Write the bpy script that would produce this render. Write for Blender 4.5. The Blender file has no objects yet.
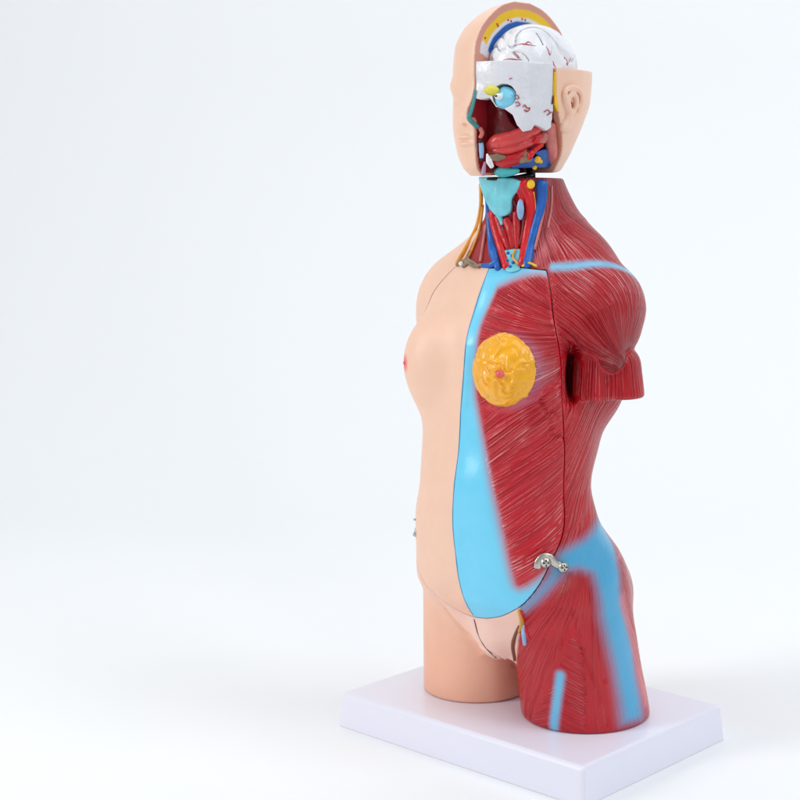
import bpy, math, numpy as np
from mathutils import Vector
# ------------------------------------------------------------------ units
# everything is modelled in "model units" (1 unit = 6 cm) and written to the scene in metres
K = 0.06
sc = bpy.context.scene
# ------------------------------------------------------------------ camera
CA, CH, CP, CF, CD, CSX = .712, 5.363, .143, 1556., 15.56, 130.
CAM = np.array([CD*np.sin(CA), -CD*np.cos(CA), CH])
CR = np.array([np.cos(CA), np.sin(CA), 0.])
CFW = np.array([-np.sin(CA)*np.cos(CP), np.cos(CA)*np.cos(CP), -np.sin(CP)])
CU = np.cross(CR, CFW)
cd = bpy.data.cameras.new('camera'); cam = bpy.data.objects.new('camera', cd); sc.collection.objects.link(cam)
cam.location = Vector(CAM*K); cam.rotation_euler = (math.pi/2-CP, 0, CA)
cd.sensor_width = 36; cd.lens = 36*CF/800; cd.shift_x = -CSX/800; cd.clip_start = .01; cd.clip_end = 100
sc.camera = cam
# ------------------------------------------------------------------ world, lamps, exposure
w = bpy.data.worlds.new('World'); sc.world = w; w.use_nodes = True
bg = w.node_tree.nodes['Background']; bg.inputs[0].default_value = (.90, .955, 1.0, 1); bg.inputs[1].default_value = .42
def area(name, loc, target, size, power, col=(1, 1, 1), sy=None):
    l = bpy.data.lights.new(name, 'AREA'); l.energy = power; l.color = col; l.size = size
    if sy: l.shape = 'RECTANGLE'; l.size_y = sy
    o = bpy.data.objects.new(name, l); sc.collection.objects.link(o)
    o.location = loc; d = Vector(target)-Vector(loc); o.rotation_euler = d.to_track_quat('-Z', 'Y').to_euler()
    return o
area('softbox_key', (-.62, -1.15, .80), (0, 0, .2), .40, 8.5, (1, .985, .965), .8)
area('softbox_side', (1.35, -.60, .75), (0, 0, .22), .25, 1.9, (1, .985, .98), .8)
area('added_top_fill', (.15, -.15, 1.6), (0, 0, .0), 1.0, 5.0, (1, 1, 1))  # unseen overhead fill, added to brighten the floor
area('added_backdrop_fill', (-1.3, 1.2, 1.9), (-.9, 2.6, -.1), 1.6, 29, (.90, .95, 1))  # pair of unseen fills, added to brighten the backdrop
area('added_backdrop_fill', (1.6, .6, 1.9), (.6, 2.8, -.1), 1.6, 29, (.90, .95, 1))  # second added backdrop fill
sc.view_settings.view_transform = 'Standard'; sc.view_settings.look = 'None'
sc.view_settings.exposure = 0; sc.view_settings.gamma = 1
sc.cycles.use_denoising = True
sc.cycles.max_bounces = 8

# ------------------------------------------------------------------ maths helpers
def ray(px, py):
    return CR*(px-400-CSX)/CF + CU*(400-py)/CF + CFW
def at(px, py, toward=0.):
    """point seen at (px,py) on the upright plane that stands `toward` units in front of the model's axis"""
    n = np.array([np.sin(CA), -np.cos(CA), 0]); d = ray(px, py)
    return CAM + (toward-CAM@n)/(d@n)*d
def cast(f, px, py, start=12.5):
    d = ray(px, py); d = d/np.linalg.norm(d); ts = np.linspace(start, 18.5, 600)
    v = f(CAM+ts[:, None]*d); i = np.argmax(v < 0)
    if v[i] >= 0:                                     # just misses the outline: take the nearest place on it
        i = int(np.argmin(v)); return CAM+ts[i]*d
    t = ts[i-1]+(ts[i]-ts[i-1])*v[i-1]/(v[i-1]-v[i]); return CAM+t*d
def casts(f, pts): return np.array([cast(f, *p) for p in pts])
def smin(a, b, k):
    h = np.clip(.5+.5*(b-a)/k, 0, 1); return b+(a-b)*h-k*h*(1-h)
def smax(a, b, k): return -smin(-a, -b, k)
def ellips(P, c, r):
    q = (P-np.array(c))/np.array(r); k0 = np.sqrt((q**2).sum(1))
    k1 = np.sqrt(((q/np.array(r))**2).sum(1))+1e-9
    return k0*(k0-1)/k1
def cone(P, a, b, ra, rb):
    a = np.array(a, float); b = np.array(b, float); ab = b-a
    t = np.clip(((P-a)@ab)/(ab@ab), 0, 1)
    return np.linalg.norm(P-(a+t[:, None]*ab), axis=1)-(ra+(rb-ra)*t)
def sstep(e0, e1, x):
    t = np.clip((x-e0)/(e1-e0), 0, 1); return t*t*(3-2*t)
class Loft:
    """stack of super-elliptic cross sections: rows z, centre y, half width, front depth, back depth, exponent"""
    def __init__(s, rows):
        T = np.array(rows, float); s.z = np.linspace(T[0, 0], T[-1, 0], 600); s.c = []
        z = T[:, 0]
        for j in range(1, T.shape[1]):
            y = T[:, j]; d = np.diff(y)/np.diff(z); m = np.zeros(len(y))
            m[1:-1] = np.where(d[1:]*d[:-1] > 0, 2*d[1:]*d[:-1]/(d[1:]+d[:-1]+1e-12), 0); m[0] = d[0]; m[-1] = d[-1]
            i = np.clip(np.searchsorted(z, s.z)-1, 0, len(z)-2); h = z[i+1]-z[i]; t = (s.z-z[i])/h
            s.c.append((2*t**3-3*t**2+1)*y[i]+(t**3-2*t**2+t)*h*m[i]+(-2*t**3+3*t**2)*y[i+1]+(t**3-t**2)*h*m[i+1])
    def __call__(s, P):
        z = P[:, 2]; g = [np.interp(z, s.z, c) for c in s.c]
        cy, a, bf, bb, n = g; y = P[:, 1]-cy; b = np.where(y < 0, bf, bb)
        q = ((np.abs(P[:, 0])/a+1e-9)**n+(np.abs(y)/b+1e-9)**n)**(1/n)
        f = (q-1)*np.minimum(a, b)
        return np.maximum(np.maximum(f, z-s.z[-1]), s.z[0]-z)
def segd(P, pts):
    """distance to a polyline"""
    best = np.full(len(P), 1e9)
    for a, b in zip(pts[:-1], pts[1:]):
        ab = b-a; t = np.clip(((P-a)@ab)/(ab@ab+1e-12), 0, 1)
        best = np.minimum(best, np.linalg.norm(P-(a+t[:, None]*ab), axis=1))
    return best
def polyd(S, poly):
    """signed distance in a 2-D chart, positive inside"""
    poly = np.asarray(poly, float); d = segd(S, np.vstack([poly, poly[:1]])); ins = np.zeros(len(S), bool)
    for a, b in zip(poly, np.roll(poly, -1, 0)):
        c = (a[1] > S[:, 1]) != (b[1] > S[:, 1])
        ins ^= c & (S[:, 0] < (b[0]-a[0])*(S[:, 1]-a[1])/(b[1]-a[1]+1e-12)+a[0])
    return np.where(ins, d, -d)
def smooth_line(pts, n=8):
    """Catmull-Rom through points"""
    P = np.asarray(pts, float); Q = np.vstack([2*P[0]-P[1], P, 2*P[-1]-P[-2]]); out = []
    for i in range(1, len(Q)-2):
        for t in np.arange(n)/n:
            a, b, c, d = Q[i-1:i+3]
            out.append(.5*((2*b)+(c-a)*t+(2*a-5*b+4*c-d)*t*t+(3*b-a-3*c+d)*t**3))
    out.append(P[-1]); return np.array(out)
rng = np.random.default_rng(5)
_G = rng.random((32, 32, 32)).astype(np.float64)
def vnoise(P, s):
    q = P*s; i = np.floor(q).astype(int); f = q-i; f = f*f*(3-2*f); r = 0
    for dx in (0, 1):
        for dy in (0, 1):
            for dz in (0, 1):
                r = r+_G[(i[:, 0]+dx) % 32, (i[:, 1]+dy) % 32, (i[:, 2]+dz) % 32]*np.where(dx, f[:, 0], 1-f[:, 0])*np.where(dy, f[:, 1], 1-f[:, 1])*np.where(dz, f[:, 2], 1-f[:, 2])
    return r*2-1
# ------------------------------------------------------------------ mesher (surface nets on a sparse grid)
def mesh_sdf(f, lo, hi, h, newton=1):
    lo = np.array(lo, float); B = 8
    nb = np.ceil((np.array(hi)-lo)/(h*B)).astype(int); N = nb*B+1
    F = np.ones(N, np.float32)
    bi = np.stack(np.meshgrid(*[np.arange(n) for n in nb], indexing='ij'), -1).reshape(-1, 3)
    cen = lo+(bi+.5)*B*h; v = f(cen); rad = B*h*.87*1.6
    far = bi[v <= -rad]
    near = bi[np.abs(v) < rad]
    for b in far: F[b[0]*B:b[0]*B+B+1, b[1]*B:b[1]*B+B+1, b[2]*B:b[2]*B+B+1] = -1
    off = np.stack(np.meshgrid(*[np.arange(B+1)]*3, indexing='ij'), -1).reshape(-1, 3)
    for k in range(0, len(near), 300):
        idx = (near[k:k+300, None]*B+off[None]).reshape(-1, 3)
        F[idx[:, 0], idx[:, 1], idx[:, 2]] = f(lo+idx*h)
    S = F < 0
    c = S[:-1, :-1, :-1].astype(np.int8)
    tot = sum(S[i:N[0]-1+i, j:N[1]-1+j, k:N[2]-1+k].astype(np.int8) for i in (0, 1) for j in (0, 1) for k in (0, 1))
    cells = np.argwhere((tot > 0) & (tot < 8)); ids = -np.ones(N-1, np.int64); ids[tuple(cells.T)] = np.arange(len(cells))
    acc = np.zeros((len(cells), 3)); cnt = np.zeros(len(cells)); cor = [(i, j, k) for i in (0, 1) for j in (0, 1) for k in (0, 1)]
    for a in cor:
        for ax in range(3):
            if a[ax]: continue
            b = list(a); b[ax] = 1
            va = F[tuple((cells+a).T)]; vb = F[tuple((cells+b).T)]; m = (va < 0) != (vb < 0)
            t = np.where(m, va/np.where(m, va-vb, 1), 0); p = np.array(a, float)[None]+np.zeros((len(cells), 3)); p[:, ax] = t
            acc += p*m[:, None]; cnt += m
    V = lo+(cells+acc/cnt[:, None])*h
    quads = []
    for ax in range(3):
        o1, o2 = (ax+1) % 3, (ax+2) % 3
        sl0 = [slice(1, -1)]*3; sl1 = [slice(1, -1)]*3; sl0[ax] = slice(0, -1); sl1[ax] = slice(1, None)
        A = S[tuple(sl0)]; Bq = S[tuple(sl1)]; e = np.argwhere(A != Bq); flip = A[tuple(e.T)]
        base = e.copy(); base[:, o1] += 1; base[:, o2] += 1
        d1 = np.zeros(3, int); d1[o1] = 1; d2 = np.zeros(3, int); d2[o2] = 1
        q = np.stack([ids[tuple((base-d1-d2).T)], ids[tuple((base-d2).T)], ids[tuple(base.T)], ids[tuple((base-d1).T)]], 1)
        q[~flip] = q[~flip][:, ::-1]; quads.append(q)
    Q = np.vstack(quads)
    for _ in range(newton):
        g, v = grad(f, V, h*.5)
        step = v/np.maximum((g**2).sum(1), .2); V = V-g*np.clip(step, -h, h)[:, None]
    return V, Q
def grad(f, V, e):
    v = f(V); g = np.zeros_like(V)
    for ax in range(3):
        d = np.zeros(3); d[ax] = e; g[:, ax] = (f(V+d)-f(V-d))/(2*e)
    return g, v
def tris(Q): return np.vstack([Q[:, [0, 1, 2]], Q[:, [0, 2, 3]]])
def clip_mesh(V, T, d, nrm, gap, depth, bed=True):
    """cut triangles along d=0. Returns (inside shell, outside mesh with a sunken bed)"""
    def part(sign, lvl):
        e = sign*d-lvl
        s = e[T] > 0; n = s.sum(1); Vn = [V]; Nn = [nrm]; base = len(V); out = [T[n == 3]]; rims = []; cache = {}
        newV = []; newN = []
        def cut(a, b):
            k = (a, b) if a < b else (b, a)
            if k not in cache:
                t = e[a]/(e[a]-e[b]); cache[k] = base+len(newV); newV.append(V[a]+(V[b]-V[a])*t); newN.append(nrm[a]+(nrm[b]-nrm[a])*t)
            return cache[k]
        add = []
        for t in T[(n == 1)]:
            i = int(np.argmax(e[t] > 0)); a, b, c = t[i], t[(i+1) % 3], t[(i+2) % 3]
            x, y = cut(a, b), cut(a, c); add.append((a, x, y)); rims.append((x, y))
        for t in T[(n == 2)]:
            i = int(np.argmax(e[t] <= 0)); a, b, c = t[i], t[(i+1) % 3], t[(i+2) % 3]
            x, y = cut(a, b), cut(a, c); add += [(x, b, c), (x, c, y)]; rims.append((y, x))
        VV = np.vstack([V]+([np.array(newV)] if newV else [])); NN = np.vstack([nrm]+([np.array(newN)] if newN else []))
        return VV, NN, np.vstack([out[0], np.array(add, int).reshape(-1, 3)]), np.array(rims, int).reshape(-1, 2)
    def rimmed(VV, NN, TT, R, dep, back):
        NN = NN/(np.linalg.norm(NN, axis=1)[:, None]+1e-9); n0 = len(VV)
        u, inv = np.unique(R, return_inverse=True); inv = inv.reshape(R.shape)
        W = VV[u]-NN[u]*dep; VW = np.vstack([VV, VV[u], W]); m = len(u)
        a, b = inv[:, 0], inv[:, 1]
        wall = np.vstack([np.stack([n0+b, n0+a, n0+m+a], 1), np.stack([n0+b, n0+m+a, n0+m+b], 1)])
        F = [TT, wall]
        if back:
            VB = VV-NN*dep; F.append(TT[:, ::-1]+len(VW)); VW = np.vstack([VW, VB])
        return VW, np.vstack(F)
    inner = rimmed(*part(1, gap), depth*.9, True)
    VV, NN, TT, R = part(-1, gap); Vo, To = rimmed(VV, NN, TT, R, depth, False)
    outer = (Vo, To)
    if bed:
        VV, NN, TT, R = part(1, -gap); NN = NN/(np.linalg.norm(NN, axis=1)[:, None]+1e-9)
        outer = (np.vstack([Vo, VV-NN*depth]), np.vstack([To, TT+len(Vo)]))
    return inner, outer
# ------------------------------------------------------------------ scene object helpers
def compact(V, F):
    F = np.asarray(F); u, inv = np.unique(F, return_inverse=True); return V[u], inv.reshape(F.shape), u
def link(name, V, F, mats, parent=None, attrs=None, smooth=True, label=None, fm=None):
    me = bpy.data.meshes.new(name)
    F = np.asarray(F) if not isinstance(F, list) else F
    if isinstance(F, list): me.from_pydata((np.asarray(V)*K).tolist(), [], F)
    else:
        n = F.shape[1]; me.vertices.add(len(V)); me.vertices.foreach_set('co', (np.asarray(V)*K).ravel())
        me.loops.add(F.size); me.loops.foreach_set('vertex_index', F.ravel().astype(np.int32))
        me.polygons.add(len(F)); me.polygons.foreach_set('loop_start', np.arange(len(F), dtype=np.int32)*n)
        try: me.polygons.foreach_set('loop_total', np.full(len(F), n, dtype=np.int32))
        except Exception: pass
        me.update(calc_edges=True); me.validate()
    if smooth: me.polygons.foreach_set('use_smooth', [True]*len(me.polygons))
    for m in (mats if isinstance(mats, list) else [mats]): me.materials.append(m)
    for k, a in (attrs or {}).items():
        a = np.asarray(a, float)
        if len(a) != len(me.vertices): continue
        if a.ndim == 1:
            t = me.attributes.new(k, 'FLOAT', 'POINT'); t.data.foreach_set('value', a)
        elif a.shape[1] == 3 and k[0] == 'f':
            t = me.attributes.new(k, 'FLOAT_VECTOR', 'POINT'); t.data.foreach_set('vector', a.ravel())
        else:
            t = me.attributes.new(k, 'FLOAT_COLOR', 'POINT'); t.data.foreach_set('color', np.hstack([a, np.ones((len(a), 1))]).ravel())
    o = bpy.data.objects.new(name, me); sc.collection.objects.link(o)
    if parent is not None: o.parent = parent
    if label: o['label'] = label
    return o
def lin(r, g, b):
    c = np.array([r, g, b])/255.; return np.where(c < .04045, c/12.92, ((c+.055)/1.055)**2.4)
def tube(pts, r, n=14, sub=6, cap=True, flat=None):
    P = smooth_line(pts, sub) if len(pts) > 2 else np.asarray(pts, float); m = len(P)
    R = np.interp(np.linspace(0, 1, m), np.linspace(0, 1, len(r)), r) if np.ndim(r) else np.full(m, r)
    T = np.gradient(P, axis=0); T /= np.linalg.norm(T, axis=1)[:, None]
    ref = np.array([np.sin(CA), -np.cos(CA), .01]); V = []
    for i in range(m):
        x = np.cross(T[i], ref); x /= np.linalg.norm(x)+1e-9; y = np.cross(T[i], x)
        for k in range(n):
            a = 2*np.pi*k/n; V.append(P[i]+R[i]*(x*np.cos(a)+y*np.sin(a)*(flat or 1)))
    F = []
    for i in range(m-1):
        for k in range(n):
            F.append((i*n+k, i*n+(k+1) % n, (i+1)*n+(k+1) % n, (i+1)*n+k))
    if cap:
        V.append(P[0]-T[0]*R[0]*.5); V.append(P[-1]+T[-1]*R[-1]*.5); b = len(V)-2
        F = [tuple(f) for f in F]+[(b, (k+1) % n, k) for k in range(n)]+[(b+1, (m-1)*n+k, (m-1)*n+(k+1) % n) for k in range(n)]
    return np.array(V), F
def blob(c, r, noise=0., ns=4., rot=None, n=28):
    """lumpy ellipsoid"""
    V = []; F = []
    for i in range(n+1):
        th = np.pi*i/n
        for k in range(2*n):
            a = np.pi*k/n; V.append((np.sin(th)*np.cos(a), np.sin(th)*np.sin(a), np.cos(th)))
    V = np.array(V)
    for i in range(n):
        for k in range(2*n):
            F.append((i*2*n+k, (i+1)*2*n+k, (i+1)*2*n+(k+1) % (2*n), i*2*n+(k+1) % (2*n)))
    W = V*np.array(r)
    if rot is not None: W = W@np.array(rot).T
    W = W+np.array(c)
    if noise: W = W+(V@(np.array(rot).T if rot is not None else np.eye(3)))*(noise*vnoise(W, ns))[:, None]
    return W, F
def join(*parts):
    V = []; F = []; b = 0
    for v, f in parts:
        V.append(np.asarray(v)); F += [tuple(int(i)+b for i in q) for q in f]; b += len(v)
    return np.vstack(V), F
VIEW = np.array([[np.cos(CA), -np.sin(CA), 0], [np.sin(CA), np.cos(CA), 0], [0, 0, 1]])  # turns (right, away, up) of the 3/4 direction into model axes
# ------------------------------------------------------------------ materials
def mat(name, base=(.8, .8, .8), rough=.35, bump=None, attr=None, fib=None, spec=.5, sss=0, metal=0, coat=0, mottle=0):
    m = bpy.data.materials.new(name); m.use_nodes = True; nt = m.node_tree; N = nt.nodes; L = nt.links
    p = N['Principled BSDF']; p.inputs['Base Color'].default_value = (*base, 1); p.inputs['Roughness'].default_value = rough
    p.inputs['Specular IOR Level'].default_value = spec; p.inputs['Metallic'].default_value = metal
    p.inputs['Coat Weight'].default_value = coat; p.inputs['Coat Roughness'].default_value = .12
    if sss:
        p.inputs['Subsurface Weight'].default_value = sss; p.inputs['Subsurface Radius'].default_value = (1, .4, .25); p.inputs['Subsurface Scale'].default_value = .004
    geo = N.new('ShaderNodeTexCoord')
    if attr:
        a = N.new('ShaderNodeAttribute'); a.attribute_name = attr
        nz = N.new('ShaderNodeTexNoise'); nz.inputs['Scale'].default_value = 90; nz.inputs['Detail'].default_value = 4; L.new(geo.outputs['Object'], nz.inputs['Vector'])
        hs = N.new('ShaderNodeHueSaturation'); mr = N.new('ShaderNodeMapRange'); mr.inputs[1].default_value = .3; mr.inputs[2].default_value = .7; mr.inputs[3].default_value = .975; mr.inputs[4].default_value = 1.02
        L.new(nz.outputs['Fac'], mr.inputs[0]); L.new(mr.outputs[0], hs.inputs['Value']); L.new(a.outputs['Color'], hs.inputs['Color'])
        L.new(hs.outputs[0], p.inputs['Base Color'])
    elif mottle:
        nz = N.new('ShaderNodeTexNoise'); nz.inputs['Scale'].default_value = 160; nz.inputs['Detail'].default_value = 3; L.new(geo.outputs['Object'], nz.inputs['Vector'])
        mr = N.new('ShaderNodeMapRange'); mr.inputs[1].default_value = .3; mr.inputs[2].default_value = .7; mr.inputs[3].default_value = 1-mottle; mr.inputs[4].default_value = 1+mottle*.6; L.new(nz.outputs['Fac'], mr.inputs[0])
        hs = N.new('ShaderNodeHueSaturation'); hs.inputs['Color'].default_value = (*base, 1); L.new(mr.outputs[0], hs.inputs['Value']); L.new(hs.outputs[0], p.inputs['Base Color'])
    last = None
    if fib:
        gr = N.new('ShaderNodeAttribute'); gr.attribute_name = 'w_gloss'; mg = N.new('ShaderNodeMapRange'); mg.inputs[3].default_value = .46; mg.inputs[4].default_value = rough
        L.new(gr.outputs['Fac'], mg.inputs[0]); L.new(mg.outputs[0], p.inputs['Roughness'])
        fa = N.new('ShaderNodeAttribute'); fa.attribute_name = 'fibre'; wt = N.new('ShaderNodeAttribute'); wt.attribute_name = 'w_fibre'
        def streak(su, sv, det):
            mp = N.new('ShaderNodeMapping'); mp.inputs['Scale'].default_value = (su, sv, 1); L.new(fa.outputs['Vector'], mp.inputs['Vector'])
            n_ = N.new('ShaderNodeTexNoise'); n_.inputs['Scale'].default_value = 1; n_.inputs['Detail'].default_value = det; n_.inputs['Roughness'].default_value = .6
            L.new(mp.outputs[0], n_.inputs['Vector']); return n_
        def M2(op, a_, b_=None, c_=None, clamp=False):
            q = N.new('ShaderNodeMath'); q.operation = op; q.use_clamp = clamp
            for i_, x_ in enumerate((a_, b_, c_)):
                if x_ is None: continue
                if isinstance(x_, (int, float)): q.inputs[i_].default_value = x_
                else: L.new(x_, q.inputs[i_])
            return q.outputs[0]
        def rng_(x_, a0, a1, b0=0., b1=1.):
            q = N.new('ShaderNodeMapRange'); q.interpolation_type = 'SMOOTHSTEP'
            for i_, v_ in ((1, a0), (2, a1), (3, b0), (4, b1)): q.inputs[i_].default_value = v_
            L.new(x_, q.inputs[0]); return q.outputs[0]
        sep = N.new('ShaderNodeSeparateXYZ'); L.new(fa.outputs['Vector'], sep.inputs[0])
        wob = streak(4, 1.0, 1).outputs['Fac']
        uu = M2('MULTIPLY_ADD', wob, .12, sep.outputs[0])
        def lines(per):
            fr = M2('FRACT', M2('DIVIDE', uu, per)); return M2('ABSOLUTE', M2('SUBTRACT', fr, .5))     # 0 on the line, .5 between
        l1 = lines(.033); l2 = lines(.0222)
        cord = M2('SUBTRACT', 1., M2('POWER', M2('MULTIPLY', l1, 2.), 2.))
        var = rng_(streak(24, 1.3, 0).outputs['Fac'], .35, .65, .15, 1.)
        hgt = M2('ADD', M2('MULTIPLY', cord, var), M2('MULTIPLY', rng_(l2, 0., .25, 1., 0.), .25))
        mu = N.new('ShaderNodeMath'); mu.operation = 'MULTIPLY'; L.new(hgt, mu.inputs[0]); L.new(wt.outputs['Fac'], mu.inputs[1])
        b = N.new('ShaderNodeBump'); b.inputs['Strength'].default_value = 1.; b.inputs['Distance'].default_value = fib*K; L.new(mu.outputs[0], b.inputs['Height']); last = b
        # paler colour along the crests of the fibres: hair-thin lines, broken up along their length
        wm = N.new('ShaderNodeAttribute'); wm.attribute_name = 'w_dry'
        hair = rng_(l1, .05, .12, .85, 0.)
        g1 = rng_(streak(30.3, .9, 0).outputs['Fac'], .46, .54); g2 = rng_(streak(43, 9, 1).outputs['Fac'], .38, .5)
        hair2 = M2('MULTIPLY', rng_(l2, .04, .12, .6, 0.), rng_(streak(34.4, 3.0, 1).outputs['Fac'], .54, .62))
        hh = M2('MAXIMUM', M2('MULTIPLY', M2('MULTIPLY', hair, g1), g2), hair2)
        m3o = M2('MULTIPLY', hh, wm.outputs['Fac'], clamp=True)
        mx = N.new('ShaderNodeMixRGB'); L.new(m3o, mx.inputs[0]); mx.inputs[2].default_value = (*lin(250, 200, 200), 1)
        furrow_shade = N.new('ShaderNodeMixRGB'); furrow_shade.blend_type = 'MULTIPLY'; furrow_shade.inputs[2].default_value = (.42, .30, .34, 1)      # occlusion-like shade put into the furrows' colour as a dark wash
        L.new(M2('MULTIPLY', M2('MULTIPLY', rng_(l1, .36, .5), var), M2('MULTIPLY', wt.outputs['Fac'], .35)), furrow_shade.inputs[0])
        src = p.inputs['Base Color'].links[0].from_socket; L.new(src, furrow_shade.inputs[1]); L.new(furrow_shade.outputs[0], mx.inputs[1]); L.new(mx.outputs[0], p.inputs['Base Color'])
    if bump:
        for sc_, d_ in bump:
            n_ = N.new('ShaderNodeTexNoise'); n_.inputs['Scale'].default_value = sc_; n_.inputs['Detail'].default_value = 3; L.new(geo.outputs['Object'], n_.inputs['Vector'])
            b = N.new('ShaderNodeBump'); b.inputs['Distance'].default_value = d_*K; b.inputs['Strength'].default_value = 1
            L.new(n_.outputs['Fac'], b.inputs['Height'])
            if last: L.new(last.outputs[0], b.inputs['Normal'])
            last = b
    if last: L.new(last.outputs[0], p.inputs['Normal'])
    return m
SKIN = lin(245, 202, 177); RED = lin(182, 12, 30); REDD = lin(150, 30, 36); BLUE = lin(116, 214, 248); BLUED = lin(78, 172, 216)
M_body = mat('painted_plastic', rough=.23, attr='paint', fib=.012, spec=.5, bump=[(60, .006)])
M_plain = mat('painted_plain_plastic', rough=.36, attr='paint', bump=[(60, .006)])
M_base = mat('white_lavender_plastic', lin(236, 235, 248), .3, bump=[(25, .004)])
M_metal = mat('nickel_metal', lin(200, 196, 186), .28, metal=1, bump=[(400, .004)])
M_dark = mat('dark_gap', lin(40, 22, 26), .6, bump=[(80, .01)])
def pm(name, rgb, rough=.3, **k):
    k.setdefault('mottle', .16); k.setdefault('bump', [(70, .018), (260, .006)]); return mat(name, lin(*rgb), rough, **k)
M_red = pm('muscle_red_paint', (190, 28, 36)); M_art = pm('artery_red_paint', (214, 22, 30)); M_vein = pm('vein_blue_paint', (26, 100, 190))
M_turq = pm('cartilage_turquoise_paint', (120, 208, 222)); M_turq2 = pm('gland_turquoise_paint', (78, 186, 192)); M_bonew = pm('bone_white_paint', (228, 228, 234), .25, mottle=.04)
M_yel = pm('yellow_paint', (246, 196, 30)); M_org = pm('nerve_orange_paint', (240, 168, 60)); M_blueg = pm('deep_blue_paint', (14, 86, 170)); M_pinkt = pm('pink_tissue_paint', (208, 120, 112))
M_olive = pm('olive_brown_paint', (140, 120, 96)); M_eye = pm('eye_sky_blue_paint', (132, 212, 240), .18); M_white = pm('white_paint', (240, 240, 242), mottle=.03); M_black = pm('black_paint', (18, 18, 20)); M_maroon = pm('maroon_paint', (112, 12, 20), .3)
M_mauve = pm('mauve_paint', (190, 150, 180)); M_ltred = pm('light_red_muscle_paint', (214, 70, 70), .25); M_skin = mat('skin_paint', SKIN, .36, bump=[(60, .006)]); M_nip = pm('nipple_pink_paint', (226, 96, 92)); M_steel = pm('grey_blue_paint', (110, 130, 150)); M_lav=pm('pale_blue_paint',(150,190,230))
# ================================================================== BODY SHAPE
torso = Loft([
 (.62, -.10, .40, .36, .45, 2.1),
 (.95, -.16, .74, .60, .68, 2.2),
 (1.30, -.22, 1.08, .78, .80, 2.3),
 (1.60, -.24, 1.05, .84, .72, 2.3),
 (1.95, -.28, .98, .85, .66, 2.25),
 (2.35, -.32, .88, .80, .67, 2.2),
 (2.80, -.28, .91, .76, .80, 2.2),
 (3.25, -.20, .97, .80, .76, 2.3),
 (3.75, -.14, 1.00, .80, .76, 2.3),
 (4.15, -.08, .96, .70, .68, 2.3),
 (4.40, -.05, .80, .60, .58, 2.2),
 (4.62, -.04, .58, .46, .48, 2.1),
 (4.80, -.02, .42, .36, .40, 2.0)])
NECKZ = 5.345
def arm_shapes(P, A):
    """biceps and triceps heads on the cut end, and the pointed deltoid laid over them"""
    AS = A.copy(); AS[:, 0] -= np.where(P[:, 0] < 0, .0, 0.)
    bi = smin(cone(A, (.94, -.165, 2.9), (.95, -.16, 3.60), .230, .20), cone(A, (1.09, .12, 2.9), (1.06, .11, 3.54), .235, .21), .10)
    bi = smax(bi, 3.245-P[:, 2], .04)
    dl = ellips(AS, (.88, .02, 3.99), (.40, .44, .47))
    dl = smin(dl, cone(AS, (.90, .0, 3.99), (1.15, -.13, 3.655), .40, .12), .05); dl = smin(dl, cone(AS, (.95, -.15, 3.97), (1.15, -.17, 3.655), .34, .12)+(P[:, 0] < 0)*.2, .08)
    return bi, dl
def body(P, split=False):
    P = np.asarray(P, float); A = P.copy(); A[:, 0] = np.abs(A[:, 0])
    Pt = P.copy(); Pt[:, 0] = np.where(P[:, 0] < 0, P[:, 0]*(1-.045*sstep(3.6, 3.0, P[:, 2])*sstep(1.6, 2.2, P[:, 2])), P[:, 0]); f = torso(Pt)
    # neck and trapezius
    f = smin(f, cone(P, (0, .02, 4.3), (0, -.13, 5.6), .41, .385), .20)
    f = smin(f, cone(A, (.02, .14, 4.95), (.86, .05, 4.16), .31, .40), .24)
    f = smin(f, ellips(A, (.45, .12, 4.50), (.38, .30, .31)), .2)
    # back of the shoulder blades / latissimus
    f = smin(f, ellips(A, (.60, .20, 3.52), (.40, .34, .56)), .25)
    # breast
    f = smin(f, ellips(A, (.58, -.70, 3.53), (.34, .38, .46)), .24)
    # buttocks and thighs
    f = smin(f, ellips(A, (.50, .36, 1.15), (.46, .42, .50)), .15)
    leg = cone(A, (.56, -.10, 1.35), (.76, .07, -.4), .61, .65)
    leg = np.where(P[:, 0] < 0, cone(A, (.58, -.12, 1.35), (.70, -.05, -.4), .60, .57), leg)
    leg = smax(leg, -(A[:, 0]-.03), .12)
    f = smin(f, leg, .16)
    # pubic wedge between the thighs
    f = smin(f, ellips(P, (0, -.42, 1.02), (.34, .36, .50)), .10)
    # armpit cleft between the arm and the ribs
    lt = A[:, 0]*CR[0]+P[:, 1]*CR[1]; tw = A[:, 0]*CR[1]-P[:, 1]*CR[0]
    f = smax(f, -ellips(np.stack([lt, tw, P[:, 2]], 1), (.405, .86, 3.50), (.065, .42, .27))-.3*(P[:, 0] < 0), .12)
    f = smin(f, np.where(P[:, 0] < 0, cone(P, (-.93, -.04, 3.98), (-.74, -.42, 3.35), .34, .29), 9.), .14)
    bi, dl = arm_shapes(P, A)
    if split: return f, bi, dl
    f = smin(f, bi, .03)
    f = smin(f, dl, np.where(P[:, 0] < 0, .40, .03+.12*sstep(3.72, 4.1, P[:, 2])))
    # neck flat on top, thighs flat below
    f = smax(f, P[:, 2]-NECKZ, .03)
    f = smax(f, .0-P[:, 2], .03)
    return f
V, Q = mesh_sdf(body, (-1.75, -1.5, -.06), (1.8, 1.25, 5.45), .0165)
T = tris(Q)
G, _ = grad(body, V, .006); NR = G/(np.linalg.norm(G, axis=1)[:, None]+1e-9)
print('body verts', len(V))
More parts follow.
